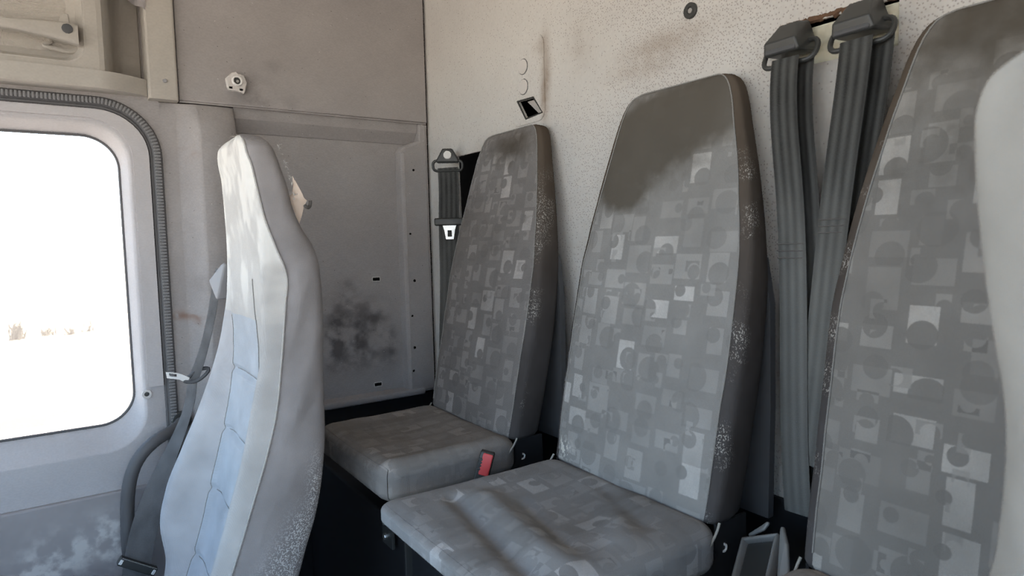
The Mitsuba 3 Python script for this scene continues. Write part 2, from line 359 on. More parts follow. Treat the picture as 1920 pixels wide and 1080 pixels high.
obj('socket_floor', hull_pts([(XR + .006, 1.43, .330), (XR + .006, 1.35, .333), (XR + .05, 1.43, .335), (XR + .05, 1.35, .337)], .001), 'm_plastic', sp)
obj('recess_bar', rbox(XR + .02, XR + .03, 1.668, 1.672, .03, .27, .001), 'm_white', wb)
obj('lower_skirt', rbox(XR - .006, XR + .001, YN, YF, ZF, -.478, .002), 'm_black', wb)
# grommet screwed to the rear wall
t = thing('rubber_grommet', 'round black rubber grommet with a screw, high on the rear wall', 'grommet')
obj('washer', annulus((XR, .862, .444), (-1, 0, 0), .006, .0155, .006), 'm_plastic', t); obj('screw', disc((XR, .862, .444), (-1, 0, 0), .0058, .004, 16), 'm_steel', t)

# near side (behind the camera) with the open doorway, and the windscreen side
struct('wall_right', plate_xz(sbox(XW, ZF, XR + .1, ZC).difference(sbox(-1.0, -.70, .33, .60)), YN - .06, YN), 'm_beige', 'near side cab wall with the open doorway', False)
struct('wall_front', plate_yz(sbox(YN, ZF, YF + .06, ZC).difference(Polygon(rrect(YN + .08, YF - .08, -.5, .72, .1))), XW - .05, XW), 'm_beige', 'front cab wall around the windscreen', False)
struct('window_1', plate_yz(Polygon(rrect(YN + .08, YF - .08, -.5, .72, .1)), XW - .03, XW - .029), 'm_glass', 'windscreen glass', False)

# far side wall: shell with the door opening, then the trim panels
door_hole = Polygon(rrect(-1.02, .215, -1.15, .388, .13))
wl = struct('wall_left', plate_xz(sbox(XW, ZF, XR, ZC).difference(door_hole).difference(sbox(.10, .455, .198, ZC - .05)), YF, YF + .06), 'm_far', 'far side cab wall of pinkish grey trim panels', False)
def prof_extrude(pr, z0, z1, n=24):       # profile (x, y) pulled up in z
    pr = np.asarray(pr, float); zs = np.linspace(z0, z1, n)
    return loft([np.column_stack([pr, np.full(len(pr), z)]) for z in zs])
s = np.linspace(0, 1, 14)
bul = [(.216, 2.05), (.216, 2.004), (.262, 2.002)] + [(.262 + .055 * q, 2.002 - .070 * (3 * q * q - 2 * q ** 3)) for q in s[1:]] + [(.335, 1.929), (.36, 1.931), (.385, 1.938), (.402, 1.947), (.410, 1.958), (.413, 1.975), (.414, 2.05)]
bulge = prof_extrude(bul, ZF, .398)
v = bulge[0]; low = v[:, 1] < 2.001; fade = np.clip((.398 - v[:, 2]) / .05, 0, 1) ; v[low, 1] = 2.001 + (v[low, 1] - 2.001) * (fade[low] ** .5 * .85 + .15)
obj('pillar_cover', bulge, 'm_far', wl, 50); obj('door_surround', plate_xz(sbox(-1.05, .15, .225, .412).difference(door_hole), 2.0035, YF), 'm_far', wl, False)
up_pts = [(.274, .4065), (1.032, .4065), (1.032, ZC), (.274, ZC)]
obj('upper_panel', soft_plate(up_pts, 1.986, YF, .005), 'm_far', wl)
obj('panel_lip', tube(resample([(.275, 1.992, .4035), (.62, 1.992, .4035), (1.03, 1.992, .4035)], 8), .0028, 8), 'm_far', wl)
rec = prof = [(.414, .40), (.414, -.50), (.98, -.50), (.98, .40)]
lo = cat_(plate_xz(sbox(.414, -.505, .97, .335), 2.034, YF), loft([[(.414, 2.034, .336), (1.0, 2.034, .336)], [(.414, 2.028, .345), (1.0, 2.028, .345)], [(.414, 2.006, .372), (1.0, 2.006, .372)], [(.414, 2.0, .403), (1.0, 2.0, .403)]], wrap=False))
lp = obj('lower_panel', lo, 'm_far', wl, 25)
fl = Polygon([(1.001, .402), (1.034, .402), (1.034, -.52), (.931, -.52), (.931, .305), (.945, .325), (1.001, .347)])
fo = []
r_ = np.array(fl.buffer(-.004).buffer(.004, quad_segs=4).exterior.coords)[:-1]
obj('edge_flange', soft_plate(r_, 1.986, YF, .012), 'm_far', wl, label='paler raised edge strip beside the rear corner')
for x, z in ((.975, .245), (.955, .03), (.965, -.13), (.952, -.25), (.957, -.36), (.95, -.44)):
    obj('rivet_hole', disc((x, 1.986, z), (0, -1, 0), .0035 + .002 * random.random(), .0008, 10), 'm_dark_gap', wl)
for x, z in ((.846, -.12), (.838, -.479)):
    sl = obj('slot', rbox(x - .012, x + .012, 2.032, 2.036, z - .005, z + .005, .001), 'm_dark_gap', lp); obj('slot_rim', tube([(a, 2.0325, b) for a, b in rrect(x - .014, x + .014, z - .007, z + .007, .003, 4, 4)], .0013, 6, True), 'm_grey_cap', sl)
obj('bottom_ledge', rbox(.414, .99, 1.975, YF, -.525, -.503, .008), 'm_far', wl)
obj('lower_skirt', rbox(.414, 1.034, 2.012, YF, ZF, -.53, .004), 'm_black', wl)
obj('corner_gap', rbox(1.033, XR, 2.0, YF, ZF, ZC, .001), 'm_dark_gap', wl)
# post trim and header over the door
t1 = struct('trim_1', soft_plate([(.199, .400), (.2705, .400), (.2705, ZC), (.199, ZC)], 1.968, YF, .006), 'm_beige', 'beige post cover above the door corner')
obj('screw', disc((.239, 1.968, .449), (0, -1, 0), .0052, .003, 14), 'm_grey_plastic', t1)
hp = [(-1.05, 2.05), (-1.05, 1.955), (-.3, 1.952), (.09, 1.952), (.103, 1.955), (.111, 1.966), (.117, 1.990), (.122, 2.018), (.128, 2.06), (.140, 2.10), (.160, 2.118), (.1975, 2.122), (.198, 2.13)]
hl = [(-1.05, 2.05), (-1.05, 1.943), (-.3, 1.940), (.09, 1.940), (.115, 1.944), (.14, 1.954), (.17, 1.972), (.198, 1.99), (.199, 2.05)]
hd = prof_extrude(hl, .408, .452, 4)
t2 = struct('trim_2', hd, 'm_beige', 'beige lower lip of the header panel over the door', 40)
hole_r = Polygon(rrect(-.5, .062, .469, .70, .045)).intersection(sbox(-2, -2, 2, 2))
face = plate_xz(sbox(-1.05, .4535, .092, ZC).difference(hole_r), 1.952, 1.958)
side = prof_extrude(hp[3:] + [(.09, 2.13)], .4535, ZC, 4)
t2b = obj('header_panel', cat_(face, side), 'm_beige', t2, 40)
rr = [np.column_stack([o[:, 0], np.full(len(o), y), o[:, 1]]) for o, y in ((rrect(-.505, .067, .464, .705, .05), 1.9515), (rrect(-.5, .062, .469, .70, .045), 1.953), (rrect(-.495, .056, .475, .695, .042), 1.966), (rrect(-.488, .048, .484, .685, .04), 1.992), (rrect(-.47, .03, .5, .67, .03), 2.0))]
obj('recess', cat_(loft(rr, caps=False), loft([rr[-1], rr[-1] * [.5, 1, .5] + rr[-1].mean(0) * [.5, 0, .5]])), 'm_beige', t2, 40)
obj('pocket_back', cat_(rbox(.08, .23, 2.13, 2.15, .43, ZC, .002), rbox(.1985, .212, 2.03, 2.14, .43, ZC, .002), rbox(.08, .2, 2.03, 2.14, .436, .4525, .002)), 'm_beige', t2)
obj('headliner_flap', loft([np.column_stack([.15 + .055 * s + 0.0, 1.975 + .01 * np.sin(9 * s + i), .665 - .02 * s ** 2 - .006 * i + .03 * (i % 2 == 0) * 0 + .045 * (3 - i) / 3]) for i in range(4)], wrap=False), 'm_cover', t2, True, label='loose grey fabric flap at the headlining')
# weatherstrip round the door opening
wo = rrect(-1.02, .213, -1.15, .386, .135, 16, 40)
def ring_tube(o, y, r): return tube(np.column_stack([o[:, 0], np.full(len(o), y), o[:, 1]]), r, 12, True)
t3 = struct('trim_3', ring_tube(wo, 2.003, .013), 'm_rubber', 'dark grey ribbed rubber seal around the far door opening')
sh = Polygon(wo); ribs = []
L = sh.exterior.length; nr = int(L / .0085)
for i in range(nr):
    q = sh.exterior.interpolate(i * L / nr); q2 = sh.exterior.interpolate(i * L / nr + .001)
    if q.x < -.45 or q.y < -.95: continue
    d = np.array([q2.x - q.x, q2.y - q.y]); d /= np.linalg.norm(d); nn = np.array([-d[1], d[0]])
    c = np.array([q.x, q.y]); bx = []
    ribs.append(hull_pts([(c[0] + nn[0] * a + d[0] * b, 1.9895 + abs(a) * .12, c[1] + nn[1] * a + d[1] * b) for a in (-.0065, .0065) for b in (-.0013, .0013)], .0014, 5))
obj('rib', cat_(*[(np.array(r.to_mesh().vert_properties[:, :3]), np.array(r.to_mesh().tri_verts)) for r in ribs]), 'm_rubber_rib', t3, kind='stuff')
obj('inner_lip', ring_tube(rrect(-1.0, .199, -1.13, .372, .125, 16, 40), 2.004, .005), 'm_rubber', t3)

# far door
def oring(x0, x1, z0, z1, r, y): o = rrect(x0, x1, z0, z1, r, 10, 20); return np.column_stack([o[:, 0], np.full(len(o), y), o[:, 1]])
dr_ = [oring(-1.01, .203, -1.14, .376, .125, 2.06), oring(-1.01, .203, -1.14, .376, .125, 2.012), oring(-1.0, .197, -1.13, .370, .12, 2.004), oring(-.93, .152, -.545, .338, .10, 1.999),
       oring(-.925, .147, -.540, .333, .098, 2.000), oring(-.92, .141, -.532, .327, .095, 2.008), oring(-.91, .130, -.490, .310, .09, 2.038), oring(-.905, .127, -.481, .306, .088, 2.046), oring(-.90, .125, -.478, .304, .087, 2.052)]
d1 = struct('door_1', loft(dr_, caps=False), 'm_door', 'inside of the far cab door with its rounded window', 40)
obj('window_pane', plate_xz(Polygon(rrect(-.91, .135, -.488, .314, .087)), 2.050, 2.051), 'm_glass', d1, False)
obj('glazing_seal', ring_tube(rrect(-.90, .125, -.477, .303, .086, 16, 30), 2.048, .0035), 'm_rubber', d1)
fr = Polygon(rrect(-.98, .193, -.80, .364, .115, 10, 20)).difference(Polygon(rrect(-.935, .155, -.80, .342, .103, 10, 20))).intersection(sbox(-.6, -.379, 1, 1))
obj('window_trim', plate_xz(fr, 1.9945, 2.004), 'm_door', d1, False)
obj('lower_panel', soft_plate(rrect(-1.0, .196, -1.13, -.648, .02), 1.985, 2.02, .006), 'm_door_low', d1, label='dirty lower door panel with white dust')
sc = obj('screw_cap', annulus((.151, 1.999, -.398), (0, -1, 0), .006, .0125, .004), 'm_grey_cap', d1); obj('screw', disc((.151, 1.999, -.398), (0, -1, 0), .006, .002, 14), 'm_plastic', sc)

# ------------------------------------------------------------------ black plinth under the folding seats
t = thing('seat_plinth', 'black metal plinth box that carries the rear folding seats', 'seat base')
obj('box', rbox(.575, XR - .012, -.45, 1.99, ZF, -.64, .008), 'm_black', t)
bk = obj('bracket', rbox(.556, .564, 1.305, 1.36, -.690, -.610, .002), 'm_plastic', t)
for z in (-.634, -.668): obj('bolt', disc((.556, 1.338, z), (-1, 0, 0), .0075, .006, 8), 'm_steel', bk)
obj('upright_plate', rbox(.56, .60, 1.243, 1.25, -1.2, -.60, .002), 'm_plastic', t)

# ------------------------------------------------------------------ folding seats
SX = lambda z: .83 + (z + .475) * .16 / .755
ZL = np.array([-.478, -.474, -.466, -.45, -.40, -.35, -.3, -.25, -.2, -.15, -.1, -.05, 0, .04, .08, .12, .16, .2, .225, .25, .265, .277, .285, .291, .295, .2975])
WZ = PchipInterpolator([-.48, -.40, -.3, -.2, -.1, 0, .1, .2, .25, .275, .29, .2975], [.213, .217, .219, .221, .219, .2075, .189, .164, .150, .138, .122, .095])
TH = PchipInterpolator([-.48, -.3, -.1, .1, .2, .3], [.098, .100, .088, .062, .050, .042])
M = 96
def seat_ring(z, cy, grow=0.0, seed=0):
    a = np.linspace(0, 2 * np.pi, M + 1)                    # 0 = back centre, pi = front centre
    w, th = float(WZ(min(z, .2975))) + grow, float(TH(z)) + grow
    edge = min((.2975 - z), (z + .478)) ; rr = .014; ins = 0 if edge > rr else rr - math.sqrt(max(rr * rr - (rr - edge) ** 2, 0))
    w -= ins * .8 * (z < 0); th -= 2 * ins
    ex = 2 / 7.0
    cx, sy = np.cos(a), np.sin(a)
    X = np.sign(cx) * np.abs(cx) ** ex; Y = np.sign(sy) * np.abs(sy) ** ex
    xc = SX(z) + float(TH(z)) / 2
    front = np.clip(-X, 0, 1)
    bul = front * .010 * (1 - Y ** 2) * (1 - ((z + .1) / .42) ** 2)
    y = cy + Y * w * (1 - .05 * np.clip(X, 0, 1))
    nz = meshkit.fbm(np.stack([y * 9, np.full_like(y, z * 9), np.full_like(y, seed)], -1), 3) - .5
    x = xc + X * th / 2 - bul + front * .010 * nz
    return np.column_stack([x, y, np.full(M + 1, z)])
def dense(z0, z1, n): return np.linspace(z0, z1, n)
ZZ = np.unique(np.r_[ZL, dense(-.45, .25, 50)])
def jump_seat(cy, name_label, seat_mat, cush_mat, seed, cushion_disp, x0=.428, lip=.45, w=.217, ztop=-.465):
    t = thing('folding_seat', name_label, 'seat', 'patterned folding seats along the rear wall')
    R_ = np.array([seat_ring(z, cy, 0, seed) for z in ZZ])
    arc = np.concatenate([np.zeros((len(ZZ), 1)), np.cumsum(np.linalg.norm(np.diff(R_, axis=1), axis=2), axis=1)], 1)
    U_ = arc - arc[:, M // 2:M // 2 + 1]
    uv = np.stack([U_, np.tile(ZZ[:, None], (1, M + 1)) * 1.02], -1)
    v, f = R_.reshape(-1, 3), grid_faces(len(ZZ), M + 1)
    uvf = uv.reshape(-1, 2); c0 = len(v)
    capt = R_[-1].mean(0); v = np.vstack([v, capt, R_[0].mean(0)]); uvf = np.vstack([uvf, [0, .3], [0, -.48]])
    j = np.arange(M); b = (len(ZZ) - 1) * (M + 1)
    f = np.vstack([f, np.stack([b + j, b + j + 1, j * 0 + c0], 1), np.stack([j + 1, j, j * 0 + c0 + 1], 1)])
    i0, i1 = M * 3 // 8, M * 5 // 8
    sl = lambda a_, b_: (R_[:, a_:b_ + 1].reshape(-1, 3), grid_faces(len(ZZ), b_ - a_ + 1), uv[:, a_:b_ + 1].reshape(-1, 2))
    v1, f1, u1 = sl(i0, i1); br = obj('backrest', (v1, f1), seat_mat, t, True, uv=u1)
    A_, B_ = sl(0, i0), sl(i1, M); n1_, n2_ = len(A_[0]), len(A_[0]) + len(B_[0])
    v2 = np.vstack([A_[0], B_[0], v[b:b + M + 1], v[c0], v[:M + 1], v[c0 + 1]])
    u2 = np.vstack([A_[2], B_[2], uvf[b:b + M + 1], uvf[c0], uvf[:M + 1], uvf[c0 + 1]])
    f2 = np.vstack([A_[1], B_[1] + n1_, np.stack([n2_ + j, n2_ + j + 1, j * 0 + n2_ + M + 1], 1), np.stack([n2_ + M + 2 + j + 1, n2_ + M + 2 + j, j * 0 + n2_ + 2 * M + 3], 1)])
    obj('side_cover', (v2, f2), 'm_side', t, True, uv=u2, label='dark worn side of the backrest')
    i0, i1 = M // 2 - 13, M // 2 + 13                       # seams along the front corners and over the top
    i0, i1 = M * 3 // 8, M * 5 // 8
    out = np.array([-.001, 0, 0])
    p = np.vstack([R_[3:-1, i0], R_[-2, i0 + 1:i1:2], R_[3:-1, i1][::-1]]) + out
    obj('seam', tube(p, .0013, 6), 'm_seat_seam', br)
    # dark plastic back shell
    sh_ = [[(.985, cy - q, z), (1.0, cy - q, z), (1.0, cy + q, z), (.985, cy + q, z)] for z, q in ((-.50, .213), (-.30, .216), (-.12, .214), (-.04, .20))]
    sh_ = [np.array(r) for r in sh_]
    obj('back_shell', loft(sh_), 'm_shell', t, False, label='dark plastic back shell')
    # cushion: rounded slab with creases
    n1 = 70
    g = np.linspace(-1, 1, n1)
    def face(fix, sgn):
        A, B = np.meshgrid(g, g, indexing='ij'); C = np.full_like(A, sgn)
        q = [A, B]; q.insert(fix, C); return np.stack(q, -1).reshape(-1, 3)
    cub = np.vstack([face(2, 1), face(2, -1), face(0, 1), face(0, -1), face(1, 1), face(1, -1)])
    fs = grid_faces(n1, n1); F = np.vstack([fs + k * n1 * n1 for k in range(6)])
    hx, hy, hz = (.852 - x0) / 2, w + .004, .046
    ctr = np.array([(.852 + x0) / 2, cy, ztop - hz]); half = np.array([hx, hy, hz])
    rad = np.array([.042, .042, .030])
    pz = cub * half; inner = np.clip(pz, -(half - rad), half - rad); d = pz - inner
    nl = np.linalg.norm(d / rad, axis=1, keepdims=True); pz = inner + np.where(nl > 1e-9, d / np.maximum(nl, 1e-9), 0)
    pz = pz + ctr
    sc_ = lip + (1 - lip) * np.clip((pz[:, 0] - x0) / .22, 0, 1); pz[:, 2] = ztop + (pz[:, 2] - ztop) * sc_
    top = np.clip((pz[:, 2] - (ztop - .045)) / .03, 0, 1)
    pz[:, 2] += top * (cushion_disp(pz[:, 0], pz[:, 1]) + .006 * (meshkit.fbm(np.stack([pz[:, 0] * 10, pz[:, 1] * 10, np.full(len(pz), seed + .5)], -1), 3) - .5))
    vv, idx = np.unique(np.round(pz, 6), axis=0, return_inverse=True); F = idx.reshape(-1)[F]
    F = F[(F[:, 0] != F[:, 1]) & (F[:, 1] != F[:, 2]) & (F[:, 0] != F[:, 2])]
    drop = ztop - vv[:, 2]
    uvc = np.stack([vv[:, 1] - cy + np.sign(vv[:, 1] - cy) * np.where(np.abs(vv[:, 1] - cy) > w - .01, drop, 0), vv[:, 0] - np.where(vv[:, 0] < x0 + .02, drop, 0) + .3], 1)
    cu = obj('cushion', (vv, F), cush_mat, t, True, uv=uvc)
    pan = obj('seat_pan', rbox(x0 + .09, .86, cy - w + .012, cy + w - .012, ztop - .115, ztop - .085, .006), 'm_black', t)
    for sg in (-1, 1):
        yy = cy + sg * (w - .012)
        pl = Polygon([(.846, -.474), (.925, -.474), (.93, -.62), (.80, -.62), (.80, -.56), (.845, -.53)])
        hp_ = obj('hinge_plate', plate_xz(pl, min(yy, yy + sg * .005), max(yy, yy + sg * .005)), 'm_black', t, False)
        o = [(.865 + .006 * math.cos(a), yy + sg * .0055, -.518 + .006 * math.sin(a)) for a in np.linspace(-2.0, 1.6, 12)]
        obj('hinge_pin', tube(o, .0022, 6), 'm_white', hp_)
        pth = resample([(.845, yy + sg * .012, -.468), (.839, yy + sg * .013, -.477), (.822, yy + sg * .013, -.496), (.793, yy + sg * .013, -.511), (.743, yy + sg * .012, -.521), (x0 + .10, yy + sg * .006, -.535)], 30)
        obj('edge_cord', tube(pth, .0022, 8), 'm_trim_cord', t)
    return t

def seg_d(x, y, a, b):
    a, b = np.array(a), np.array(b); d = b - a; t = np.clip(((x - a[0]) * d[0] + (y - a[1]) * d[1]) / d.dot(d), 0, 1)
    return np.hypot(x - a[0] - t * d[0], y - a[1] - t * d[1])
def disp_a(x, y): return -.010 * np.exp(-((x - .66) / .13) ** 2 - ((y - 1.44) / .13) ** 2) + .004 * np.exp(-(seg_d(x, y, (.50, 1.25), (.80, 1.24)) / .02) ** 2)
def disp_b(x, y):
    z = -.012 * np.exp(-((x - .68) / .11) ** 2 - ((y - .85) / .13) ** 2)
    z = z - .010 * np.exp(-(seg_d(x, y, (.55, 1.00), (.50, .70)) / .016) ** 2) + .012 * np.exp(-(seg_d(x, y, (.60, .96), (.555, .70)) / .028) ** 2)
    z = z - .008 * np.exp(-(seg_d(x, y, (.65, .92), (.60, .74)) / .012) ** 2) + .009 * np.exp(-(seg_d(x, y, (.78, .80), (.68, .70)) / .03) ** 2) - .006 * np.exp(-(seg_d(x, y, (.80, .86), (.74, .72)) / .02) ** 2)
    return z
def disp_c(x, y): return -.008 * np.exp(-((x - .66) / .13) ** 2 - ((y - .29) / .13) ** 2)

Y1, Y2, Y3 = 1.437, .862, .287
mat('m_seat_a', patterned(1, [(Y1 - .03, .25, .14, .06, .75)], (.82, .79, .775)), .95, 0, bump=weave_bump)
mat('m_seat_b', patterned(2, [(.90, .18, .14, .085, 1.1), (1.01, .16, .06, .075, 1.1), (.74, .24, .06, .06, .7), (.82, .25, .16, .06, .9), (.95, .08, .06, .035, .7)], (1.0, 1.0, .985), wear=[(1.05, -.445, .035, .018, 1.0), (.64, .0, .012, .12, .8), (.655, -.40, .01, .08, .6)]), .95, 0, bump=weave_bump)
mat('m_seat_c', patterned(3, [(.30, .27, .18, .08, .85), (.34, .10, .20, .09, .42)], (.84, .82, .785)), .95, 0, bump=weave_bump)
mat('m_cush_a', patterned(4, [(Y1, -.46, .3, .2, .36)], (1.06, 1.02, .98), contrast=.5), .95, 0, bump=weave_bump)
mat('m_cush_b', patterned(5, [(.80, -.46, .10, .2, .42)], (1.04, 1.07, 1.10), contrast=.75), .95, 0, bump=weave_bump)
jump_seat(Y1, 'dark patterned folding seat in the rear corner, farthest along the wall', 'm_seat_a', 'm_cush_a', 1, disp_a, x0=.505, lip=.95)
jump_seat(Y2, 'patterned folding seat in the middle with a creased grey cushion folded down', 'm_seat_b', 'm_cush_b', 2, disp_b)
jump_seat(Y3, 'patterned folding seat nearest the camera, partly hidden by the pale driver seat', 'm_seat_c', 'm_cush_a', 3, disp_c, x0=.60)

# ------------------------------------------------------------------ front seats
def interp(tab): a = np.array(sorted(tab)); return PchipInterpolator(a[:, 0], a[:, 1])
XBK = interp([(-.90, .275), (-.72, .325), (-.66, .349), (-.615, .364), (-.545, .389), (-.466, .406), (-.377, .416), (-.25, .419), (-.118, .425), (-.045, .423), (-.006, .414), (.037, .391), (.074, .377), (.115, .369), (.155, .358), (.185, .349), (.205, .343), (.222, .335), (.232, .322), (.237, .315)])
XSE = interp([(-.90, .13), (-.70, .185), (-.594, .224), (-.556, .238), (-.477, .266), (-.405, .291), (-.314, .315), (-.195, .332), (-.112, .342), (-.067, .348), (.0, .330), (.025, .322), (.051, .314), (.098, .305), (.152, .296), (.187, .287), (.21, .287), (.222, .292), (.232, .304), (.237, .311)])
XIN = interp([(-.90, .12), (-.70, .203), (-.6, .232), (-.5, .258), (-.4, .283), (-.3, .300), (-.2, .306), (-.1, .300), (0, .303), (.05, .300), (.1, .296), (.15, .293), (.19, .288), (.21, .288), (.222, .293), (.232, .304), (.237, .311)])
XFA = interp([(-.90, .10), (-.76, .147), (-.67, .140), (-.59, .156), (-.5, .193), (-.4, .236), (-.3, .272), (-.2, .297), (-.1, .309), (0, .312), (.1, .310), (.2, .305), (.222, .303), (.232, .307), (.237, .311)])
XNB = interp([(-.90, .09), (-.70, .160), (-.6, .194), (-.5, .227), (-.4, .257), (-.3, .280), (-.2, .300), (-.1, .301), (0, .306), (.1, .300), (.2, .289), (.222, .293), (.232, .304), (.237, .311)])
YFA = interp([(-.90, 1.80), (-.6, 1.795), (-.4, 1.78), (-.2, 1.745), (-.1, 1.715), (0, 1.705), (.1, 1.705), (.17, 1.70), (.195, 1.69), (.208, 1.67), (.220, 1.635), (.230, 1.575), (.237, 1.49)])
YNR = interp([(-.90, 1.25), (-.4, 1.262), (-.1, 1.27), (.0, 1.278), (.1, 1.281), (.16, 1.284), (.187, 1.288), (.200, 1.300), (.212, 1.325), (.224, 1.37), (.232, 1.42), (.237, 1.46)])
def front_ring(z):
    xb, xs, xi, xf, xn, yf, yn = (float(q(z)) for q in (XBK, XSE, XIN, XFA, XNB, YFA, YNR))
    W = yf - yn; Y = lambda u: yn + u * W
    th = xb - xs
    ctl = [(xb - .010, Y(.03)), (xb - th * .35, Y(-.004)), (xs + th * .25, Y(-.002)), (xs, Y(.02)), (xn + .004, Y(.055)), (xn, Y(.10)), (xi, Y(.19)), (xi + .004, Y(.45)), (xi, Y(.70)), (xf + .006, Y(.79)), (xf, Y(.875)), (xf + .012, Y(.95)), ((xf + xb) / 2, Y(1.0)), (xb - .016, Y(.97)), (xb, Y(.85)), (xb + .004, Y(.5)), (xb, Y(.12))]
    return np.array(ctl)
NSUB = 6
def ring_curve(ctl):
    c = np.vstack([ctl, ctl[:1]]); t = np.arange(len(c)); q = np.linspace(0, len(ctl), len(ctl) * NSUB + 1)
    d = np.linalg.norm(np.diff(c, axis=0), axis=1) ** .5; tt = np.r_[0, np.cumsum(d)]
    return CubicSpline(tt, c, bc_type='periodic')(np.interp(q, t, tt))
def front_seat(label, dx=0, dy=0, dz=0, mats=None, tilt=0.0):
    t = thing('bucket_chair', label, 'seat')
    zs = np.unique(np.r_[np.linspace(-.90, .19, 240), np.linspace(.19, .237, 22)])
    G = np.array([np.column_stack([ring_curve(front_ring(z)), np.full(17 * NSUB + 1, z)]) for z in zs])
    ins = (np.arange(17 * NSUB + 1) / NSUB)
    # quilting grooves of the insert and soft puckers of the cover
    for zq in (-.285, -.43, -.57, -.72):
        band = np.exp(-((zs - zq) / .007) ** 2)[:, None] * np.clip(1 - np.abs(ins - 7) / 1.15, 0, 1)[None] ** .3
        G[:, :, 0] += .010 * band
    pk = meshkit.fbm(np.stack([(G[..., 0] - .5 * G[..., 2]) * 24, G[..., 1] * 8, (G[..., 2] + .4 * G[..., 0]) * 6], -1), 4) - .5
    side = np.clip(1 - np.abs(ins - 1.8) / 1.9, 0, 1)[None]
    G[:, :, 1] += -.018 * pk * side
    G[:, :, 0] += .006 * (meshkit.fbm(np.stack([G[..., 0] * 5, G[..., 1] * 14, G[..., 2] * 14], -1), 3) - .5) * np.clip(1 - np.abs(ins - 7) / 4, 0, 1)[None]
    G[..., 1] += tilt * G[..., 2]
    G = G + [dx, dy, dz]
    k = NSUB; row = int(np.argmin(np.abs(zs + .15)))
    def patch(r0, r1, c0, c1): q = G[r0:r1 + 1, c0:c1 + 1]; return (q.reshape(-1, 3), grid_faces(q.shape[0], q.shape[1]))
    n = len(zs) - 1; m = mats
    cap = G[-1].mean(0); j = np.arange(17 * k)
    topcap = (np.vstack([G[-1], cap]), np.stack([j, j + 1, j * 0 + 17 * k + 1], 1))
    b = obj('side_cover', patch(0, n, 0, 3 * k), m[0], t, True)
    obj('headrest_cover', cat_(patch(row, n, 3 * k, 12 * k), topcap), m[1], t, True, label='pale dusty headrest front')
    obj('inner_bolster', patch(0, row, 3 * k, 6 * k), m[4], t, True)
    obj('insert_panel', patch(0, row, 6 * k, 8 * k), m[2], t, True, label='bluish quilted centre panel')
    obj('outer_bolster', patch(0, row, 8 * k, 12 * k), m[3], t, True, label='smooth grey outer bolster')
    obj('rear_cover', patch(0, n, 12 * k, 17 * k), m[0], t, True)
    obj('seam', tube(G[4:-14, 3 * k] + [-.001, -.002, 0], .0021, 6), 'm_thread', t)
    obj('seam', tube(G[8:row + 20, 6 * k] + [-.001, 0, 0], .0009, 6), 'm_seat_seam', t); obj('seam', tube(G[8:row, 8 * k] + [-.0003, 0, 0], .0009, 6), 'm_seat_seam', t)
    for zq in (-.285, -.43, -.57, -.72):
        r_ = int(np.argmin(np.abs(zs - zq))); obj('seam', tube(G[r_, 6 * k + 1:8 * k] + [-.0004, 0, 0], .0009, 6), 'm_seat_seam', t)
    # seat cushion and base
    x0, x1, y0, y1 = -.30, .20, 1.27, 1.77
    obj('cushion', rbox(x0 + dx, x1 + dx, y0 + dy, y1 + dy, -.95 + dz, -.81 + dz, .05, 24), m[3], t)
    obj('base', rbox(-.22 + dx, .22 + dx, 1.33 + dy, 1.71 + dy, ZF, -.93 + dz, .01), 'm_black', t)
    return t, G, k, zs
ft, G, k, zs = front_seat('front passenger seat beside the far door, grey cover frayed along the lower side', mats=('m_cover', 'm_cover_pale', 'm_insert', 'm_cover_plain', 'm_cover_mid'))
# cover torn open at the back of the headrest, belt guide, frayed threads
a = np.linspace(0, 1, 7)
flap = [np.column_stack([.366 + .030 * a * (1 - .2 * i) + .004 * np.sin(5 * a + i), np.full(7, 1.276) - .004 * np.sin(3 * a) + .010 * i, .135 - .012 * i - .055 * a - .010 * np.sin(4 * a + i)]) for i in range(4)]
obj('torn_cover', loft(flap, wrap=False), 'm_foam', ft, True, label='torn cream flap of the cover')
obj('torn_tip', tube(resample([(.386, 1.272, .079), (.393, 1.275, .074), (.399, 1.281, .078), (.402, 1.286, .088)], 12), .0035, 7), 'm_thread_dark', ft)
fz = []
for i in range(26):
    zc = .075 + .12 * rng.random(); xx = float(XBK(zc)) - .003; p0 = np.array([xx, 1.283, zc])
    fz.append(tube(resample([p0, p0 + rng.normal(0, .0015, 3) + [.0015, -.0005, .001], p0 + rng.normal(0, .0025, 3) + [.003, -.001, .0005]], 6), .0006, 4))
obj('frayed_thread', cat_(*fz), 'm_thread', ft, kind='stuff')
obj('belt_guide', hull_pts([(.318, 1.725, -.045), (.318, 1.755, -.050), (.292, 1.762, -.085), (.300, 1.735, -.125), (.325, 1.745, -.125)], .006), 'm_grey_plastic', ft, label='grey plastic belt guide')
front_seat('pale grey driver seat edge, blurred and closest to the camera', dx=.14, dy=-1.547, dz=-.105, tilt=.09, mats=('m_driver', 'm_driver', 'm_driver', 'm_driver', 'm_driver'))

